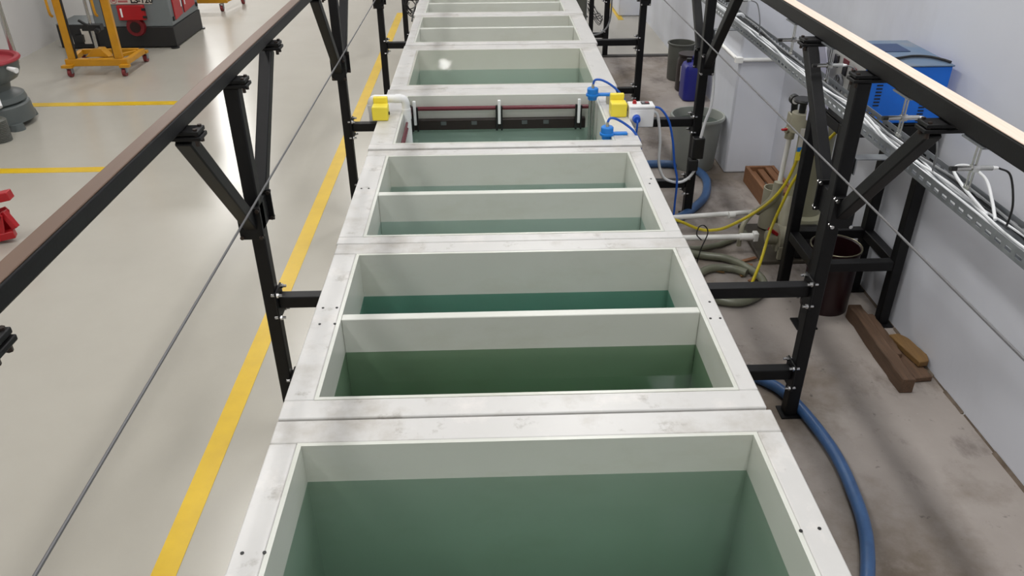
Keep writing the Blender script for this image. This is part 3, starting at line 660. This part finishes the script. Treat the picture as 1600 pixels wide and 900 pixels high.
for (x, y, zt, w) in ((.555, 4.13, .672, 'far'), (.568, 3.64, .630, 'near')):
    h = thing('immersion_heater', '%s blue capped immersion heater with steel tubes on the right of the fourth tank' % w, 'heater', (x, y, TZ), 'blue immersion heaters')
    MB().lathe([(0,zt-.062),(.024,zt-.062),(.026,zt-.045),(.035,zt-.042),(.035,zt-.032),(.030,zt-.03),(.030,zt-.004),(.026,zt),(0,zt)], (x, y, 0), 24).build('cap', M['bluecap'], h)
    B(x+.028, x+.098, y-.014, y+.014, zt-.043, zt-.03).build('bracket_arm', M['bluecap'], h, bevel=.003)
    MB().cyl((x, y, zt), (x, y, zt+.022), .009, .006, n=12).build('gland', M['greypp'], h)
    for (dx, dy) in ((-.014, -.008), (.012, -.01), (0, .014)):
        MB().cyl((x+dx, y+dy, zt-.062), (x+dx, y+dy, .12), .006, n=10).build('heater_tube', M['steel'], h)
    B(x+.075, x+.10, y-.02, y+.02, TZ+.0005, zt-.0435).build('standoff', M['greypp'], h, bevel=.002)
cable('blue_cable', 'blue cable arching from the far heater cap over the right rim', 'cable', [(.555,4.13,.69),(.565,4.125,.715),(.60,4.12,.715),(.65,4.11,.69),(.70,4.10,.645),(.735,4.08,.58),(.74,4.06,.48)], .006, M['bluecable'])
cable('blue_cable', 'blue cable arching from the near heater cap over the right rim', 'cable', [(.568,3.64,.65),(.58,3.64,.67),(.61,3.64,.665),(.66,3.64,.635),(.70,3.63,.60),(.73,3.62,.54),(.735,3.61,.40)], .006, M['bluecable'])
cb = thing('control_box', 'white control box with red button and blue plug, on the right crossbar', 'control box', (.785, 3.89, .5))
bx = B(.722, .848, 3.86, 3.942, .503, .598).build('case', M['white'], cb, bevel=.004)
tag(B(.720, .850, 3.858, 3.944, .598, .614).build('lid', M['white'], cb, bevel=.005), 'white lid')
MB().cyl((.752,3.905,.6142),(.752,3.905,.622), .011, n=16).cyl((.752,3.905,.622),(.752,3.905,.631), .008, n=16).build('red_button', M['red'], cb)
g2 = B(.785, .826, 3.888, 3.922, .6142, .619).build('display', M['darkdisplay'], cb, bevel=.001)
B(.788, .803, 3.893, 3.917, .6191, .6198).build('screen', M['greycable'], g2)
B(.806, .823, 3.893, 3.917, .6191, .6198).build('red_digits', M['redlabel'], g2)
so = MB().cyl((.757,3.859,.553),(.757,3.85,.553), .026, n=20).build('socket', M['white'], cb)
pg = MB().cyl((.757,3.85,.553),(.757,3.825,.553), .021, .017, n=16).build('plug', M['plugblue'], cb)
MB().tube([(.757,3.825,.553),(.757,3.812,.545),(.755,3.808,.50),(.752,3.82,.40)], .005, n=8).build('plug_cord', M['bluecable'], cb)
cb.location += V((-.012, 0, .042))
cable('white_cable', 'white cable hanging in a loop from the control box up to the black plug box', 'cable', [(.838,3.93,.61),(.87,3.93,.58),(.893,3.925,.45),(.897,3.925,.33),(.925,3.925,.25),(.966,3.925,.221),(1.02,3.92,.215),(1.06,3.905,.245),(1.09,3.90,.30),(1.098,3.90,.355)], .0075, M['whitecable'])
cable('blue_cable', 'blue cable hanging from the control box down to the floor', 'cable', [(.838,3.925,.63),(.88,3.92,.62),(.925,3.91,.56),(.955,3.90,.45),(.975,3.90,.33),(.998,3.90,.241),(1.0,3.90,.12),(.99,3.88,.012),(.93,3.86,.010)], .0058, M['bluecable'])
pp = thing('plug_box', 'black plug connector box strapped to the second right post', 'connector', (1.09, 3.92, .34))
B(1.062, 1.122, 3.888, 3.936, .355, .47).build('housing', M['blackplastic'], pp, bevel=.006)
B(1.05, 1.10, 3.885, 3.936, .29, .352).build('lower_housing', M['rubber'], pp, bevel=.006)
cable('white_cable', 'white cable climbing the second right post from the plug box to the tray', 'cable', [(1.098,3.90,.47),(1.112,3.905,.55),(1.135,3.91,.635),(1.136,3.915,.72),(1.128,3.92,.832),(1.122,3.925,.93),(1.13,3.94,1.0),(1.17,3.95,1.06),(1.235,3.96,1.075),(1.26,3.98,1.06)], .0075, M['whitecable'])

# ------------------------------------------------------------------ far end: cabinet, cables
cbt = thing('control_cabinet', 'dark grey cabinet panel standing beside the far right tank edge', 'cabinet', (.90, 8.2, 0))
B(.80, .985, 8.10, 8.5, .0, .90).build('body', M['bin'], cbt, bevel=.006)
B(.986, .995, 8.12, 8.48, .06, .85).build('door', M['machgrey'], cbt, bevel=.003)
B(.80, .86, 8.05, 8.098, .33, .46).build('brown_box', M['crate'], cbt)
rr = random.Random(21)
for k in range(9):
    z = .26+.012*k
    cable('loose_lead', 'thin black lead strung between the far right posts', 'cable', [(1.0,8.1,z+rr.uniform(-.02,.02)),(1.03,7.9,z-.02+rr.uniform(-.05,.05)),(1.05,7.6,z-.02+rr.uniform(-.03,.03)),(1.055,7.42,.33+rr.uniform(-.03,.03))], .0035, M['blackcable'], 'leads at the far right post', n=6)
cable('grey_cable', 'grey cable hanging along the fourth right post', 'cable', [(1.115,7.36,.70),(1.12,7.35,.5),(1.11,7.34,.33),(1.06,7.33,.24),(.97,7.33,.205),(.86,7.34,.21)], .008, M['greycable'])
tag(B(.99, 1.03, 7.86, 7.90, 0, .95).build('cable_post', M['black'], base=(1.01,7.88,0)), 'slim black upright carrying loose leads beside the far cabinet', 'post')
for k in range(7):
    r = .05+.007*k; cx = -.655+rr.uniform(-.03, .05); cz = .50+rr.uniform(-.02, .03)
    pts = [(cx+r*math.cos(a), 7.27-.006*k+rr.uniform(-.008,.008), cz+1.1*r*math.sin(a)) for a in [j*math.pi/6 for j in range(13)]]
    cable('cable_coil', 'loop of thin black cable hung on the fourth left post', 'cable', pts, .0042, M['blackcable'], 'black cable loops at the far left post', n=6)
cable('cable_tail', 'black cable end dangling from the loops over the far left tank rim', 'cable', [(-.56,7.20,.52),(-.555,7.10,.56),(-.575,6.9,.59),(-.59,6.7,.56),(-.60,6.6,.50)], .006, M['blackcable'])

# ------------------------------------------------------------------ left hall: lift trolleys, machine, bowl, red jack
def caster(x, y, parent, ztop=.075):
    c = MB().cyl((x-.014, y, .034), (x+.014, y, .034), .034, n=18).build('wheel', M['wheel'], parent)
    MB().box(x-.022, x-.016, y-.018, y+.018, .03, ztop).box(x+.016, x+.022, y-.018, y+.018, .03, ztop).box(x-.022, x+.022, y-.024, y+.024, ztop, ztop+.006).build('fork', M['galv'], c)
    return c
lt = thing('lift_trolley', 'ochre yellow lifting trolley on casters before the grey machine', 'trolley', (-3.35, 7.1, 0))
MB().box(-3.62, -3.095, 6.95, 7.00, .082, .142).build('front_beam', M['yellowsteel'], lt, bevel=.004)
for x in (-3.56, -3.165):
    up = B(x-.032, x+.032, 6.96, 6.999, .1422, 1.5).build('upright', M['yellowsteel'], lt, bevel=.004)
    B(x+(.0325 if x < -3.4 else -.0385), x+(.0385 if x < -3.4 else -.0325), 6.965, 6.995, .145, 1.5).build('channel', M['blackplastic'], up)
for (x, s) in ((-3.60, -1), (-3.23, -1)):
    pts = [(x-.012, 6.945, .85), (x-.012, 6.92, .80), (x-.012, 6.915, .55), (x-.012, 6.945, .50)]
    MB().tube(pts, .011, n=8, sub=4).build('handle', M['yellowsteel'], lt)
MB().bar((-3.12, 7.001, .105), (-3.115, 7.37, .105), .04, .045).build('leg', M['yellowsteel'], lt, bevel=.003)
MB().bar((-3.60, 7.001, .105), (-3.66, 7.37, .105), .04, .045).build('leg', M['yellowsteel'], lt, bevel=.003)
MB().bar((-3.636, 7.34, .115), (-3.138, 7.34, .115), .035, .04).build('rear_beam', M['yellowsteel'], lt, bevel=.003)
MB().bar((-3.40, 7.02, .11), (-3.15, 7.32, .11), .03, .03).build('brace', M['yellowsteel'], lt, bevel=.003)
MB().bar((-3.16, 7.02, .10), (-3.13, 7.20, .10), .03, .03).build('brace', M['yellowsteel'], lt, bevel=.003)
MB().prism([(-3.47,7.02,.142),(-3.27,7.02,.142),(-3.32,7.02,.21),(-3.39,7.02,.21)], (0,.09,0)).build('screw_foot', M['yellowsteel'], lt, bevel=.003)
MB().cyl((-3.37,7.06,.21),(-3.37,7.06,1.5), .014, n=12).build('screw_shaft', M['steel'], lt)
MB().box(-3.44, -3.28, 7.025, 7.095, .36, .41).cyl((-3.30,7.02,.37),(-3.30,6.98,.37), .02, n=12).bar((-3.45,7.03,.45),(-3.38,7.03,.40),.02,.02).build('carriage', M['blackplastic'], lt, bevel=.004)
for (x, y) in ((-3.585, 6.93), (-3.125, 6.93), (-3.115, 7.40), (-3.66, 7.40)): caster(x, y, lt, .072)
for bb in ((-3.64, -3.55, 6.90, 6.9498), (-3.15, -3.07, 6.90, 6.9498), (-3.14, -3.09, 7.375, 7.43), (-3.69, -3.63, 7.375, 7.43)):
    B(*bb, .0785, .10).build('caster_pad', M['yellowsteel'], lt)
l2 = thing('lift_trolley', 'second ochre trolley far behind the grey machine, only its foot in view', 'trolley', (-3.1, 9.7, 0))
MB().box(-3.45, -2.98, 9.62, 9.68, .085, .17).build('front_beam', M['yellowsteel'], l2, bevel=.004)
MB().bar((-3.0, 9.69, .12), (-2.95, 10.0, .12), .05, .06).build('leg', M['yellowsteel'], l2, bevel=.003)
B(-3.07, -3.0, 9.64, 9.67, .1705, .9).build('upright', M['yellowsteel'], l2, bevel=.003)
for (x, y) in ((-3.04, 9.60), (-2.91, 10.02), (-3.42, 9.60)): caster(x, y, l2, .078)

mc = thing('machine_tool', 'grey and red industrial machine on a black plinth at the left wall', 'machine', (-3.45, 8.3, 0))
B(-3.74, -3.0, 7.9, 8.72, .012, .20).build('plinth', M['machblack'], mc, bevel=.006)
body = B(-3.735, -3.005, 7.905, 8.715, .2005, 1.4).build('housing', M['machgrey'], mc, bevel=.01)
B(-4.10, -3.742, 7.9, 8.3, .012, .225).build('side_plinth', M['machblack'], mc, bevel=.006)
B(-4.10, -3.742, 7.9, 8.3, .2255, .235).build('side_top', M['machgrey'], mc, bevel=.003)
for (x0, w) in ((-4.02, .05), (-3.87, .07)):
    MB().prism([(x0, 7.8985, .05), (x0+w, 7.8985, .05), (x0+w-.01, 7.8985, .19), (x0-.01, 7.8985, .19)], (0, -.002, 0)).build('white_marking', M['signwhite'], mc)
B(-3.93, -3.86, 7.85, 7.899, .07, .14).build('coupling_block', M['blackplastic'], mc, bevel=.004)
for (x, y) in ((-3.0, 7.9), (-3.0, 8.72), (-3.72, 7.9)):
    MB().cyl((x-.02, y, 0), (x-.02, y, .012), .04, n=12).build('foot', M['machblack'], mc)
hb = B(-3.475, -3.225, 7.86, 7.9045, .27, .405).build('red_hatch', M['redpaint'], mc, bevel=.006)
B(-3.445, -3.428, 7.853, 7.8598, .30, .38).build('handle', M['white'], hb, bevel=.003)
for z in (.30, .37): B(-3.245, -3.205, 7.852, 7.8598, z-.012, z+.012).build('hinge', M['blackplastic'], hb, bevel=.003)
MB().cyl((-3.345,7.87,.205),(-3.345,7.9045,.205), .082, .092, n=28).build('red_drum', M['drumred'], mc)
MB().cyl((-3.345,7.865,.205),(-3.345,7.8698,.205), .05, n=20).build('drum_recess', M['maroon'], mc)
sg = B(-3.55, -3.15, 7.898, 7.9045, .412, .52).build('sign_plate', M['signwhite'], mc)
def text(body_, size, loc, parent, m, name, w=None, rot=(math.pi/2, 0, 0)):
    cu = bpy.data.curves.new(name, 'FONT'); cu.body = body_; cu.size = size; cu.extrude = .0008; cu.offset = .0022
    ob = bpy.data.objects.new(name, cu); COL.objects.link(ob)
    bpy.context.view_layer.update()
    me = bpy.data.meshes.new_from_object(ob.evaluated_get(bpy.context.evaluated_depsgraph_get()))
    bpy.data.objects.remove(ob)
    o = bpy.data.objects.new(name, me); COL.objects.link(o); me.materials.clear(); me.materials.append(m)
    o.parent = parent; o.location = V(loc)-ORG[parent.name]; o.rotation_euler = rot; return o
text('LS-120', .075, (-3.345, 7.8965, .422), sg, M['signtext'], 'lettering')
rg = MB()
rg.tube([(-3.50+.028*math.cos(a), 7.896, .447+.028*math.sin(a)) for a in [k*math.pi/10 for k in range(21)]], .003, n=6, sub=1, smooth=False)
rg.bar((-3.515,7.896,.447),(-3.485,7.896,.447),.004,.02)
rg.build('red_emblem', M['signred'], sg)
B(-3.46, -3.37, 7.896, 7.8978, .428, .446).build('red_print', M['signred'], sg)
for (y0, y1, z0, z1) in ((8.0, 8.22, .24, .9), (8.275, 8.60, .255, .9)):
    d_ = MB().prism([(-3.0045, y0, z0), (-3.0045, y1, z0+.02), (-3.0045, y1, z1), (-3.0045, y0, z1)], (.012, 0, 0)).build('red_door', M['redpaint'], mc, bevel=.004)
    B(-2.992, -2.984, y1-.035 if y0 < 8.1 else y0+.02, y1-.02 if y0 < 8.1 else y0+.035, .33, .45).build('handle', M['white'], d_, bevel=.002)
for (y, z) in ((7.965, .262), (8.655, .262), (8.60, .36)): B(-3.0045, -2.99, y-.016, y+.016, z-.02, z+.02).build('latch', M['blackplastic'], mc, bevel=.003)
bw = thing('vibratory_bowl', 'grey vibratory finishing bowl with red lining at the left edge', 'bowl machine', (-3.56, 5.72, 0))
BC = (-3.56, 5.70, 0)
MB().lathe([(0,.03),(.22,.03),(.245,.04),(.235,.15),(.225,.16),(.2,.165),(0,.165)], BC, 40).build('base', M['greytub'], bw)
MB().lathe([(0,.17),(.215,.17),(.225,.18),(.215,.215),(.17,.225),(.14,.25),(.15,.30),(.21,.33),(.235,.38),(.24,.455),(.225,.46),(.18,.36),(.14,.31),(.0,.29)], BC, 40).build('bowl', M['greytub'], bw)
tag(MB().lathe([(.244,.448),(.256,.452),(.262,.462),(.256,.474),(.24,.478),(.222,.47),(.20,.40),(.15,.33),(0,.30)], BC, 40).build('lining', M['bowlred'], bw), 'dark red urethane lining')
for a in (-35, 60, 180):
    ca = math.radians(a); x, y = BC[0]+.235*math.cos(ca), BC[1]+.235*math.sin(ca)
    MB().cyl((x, y, 0), (x, y, .045), .055, .045, n=14).build('foot', M['greytub'], bw)
MB().cyl((-3.42,5.53,.235),(-3.39,5.49,.19), .02, .016, n=12).build('drain_spout', M['white'], bw)
MB().cyl((-3.33,5.62,.425),(-3.262,5.60,.412), .012, .02, n=14).build('white_knob', M['white'], bw)
MB().cyl((-3.435,5.93,.38),(-3.435,5.93,1.5), .02, n=14).bar((-3.435,5.93,.40),(-3.50,5.85,.40),.02,.02).build('steel_pole', M['steel'], bw)
hs = thing('corrugated_hose', 'short grey corrugated drain hose standing before the bowl', 'hose', (-3.37, 5.34, 0))
b = [(0, 0)]
for k in range(14): b += [(.075, .002+k*.011), (.069, .0075+k*.011)]
b += [(.06, .158), (0, .158)]
MB().lathe(b, (-3.37, 5.34, 0), 24).build('sleeve', M['bin'], hs)
rj = thing('red_jack', 'red steel shop jack reaching in from the left edge of the floor', 'jack', (-2.55, 3.8, 0))
MB().bar((-2.95,3.76,.165),(-2.445,3.80,.262),.055,.045).build('upper_arm', M['redpaint'], rj, bevel=.004)
for y in (3.765, 3.835):
    MB().prism([(-2.60,y,.02),(-2.53,y,.02),(-2.505,y,.155),(-2.52,y,.178),(-2.56,y,.165),(-2.62,y,.10)], (0,.010,0)).build('bracket', M['redpaint'], rj, bevel=.003)
MB().bar((-2.515,3.80,.168),(-2.475,3.80,.075),.035,.03).build('link', M['redpaint'], rj, bevel=.004)
MB().bar((-2.68,3.74,.02),(-2.49,3.80,.045),.05,.04).build('foot_bar', M['redpaint'], rj, bevel=.004)
MB().bar((-2.95,3.805,.06),(-2.56,3.805,.06),.07,.07).build('lower_arm', M['redpaint'], rj, bevel=.004)
MB().cyl((-2.525,3.755,.15),(-2.525,3.855,.15), .011, n=12).build('pin', M['blackplastic'], rj)
MB().cyl((-2.90,3.755,.030),(-2.90,3.855,.030), .03, n=16).build('wheel', M['blackplastic'], rj)
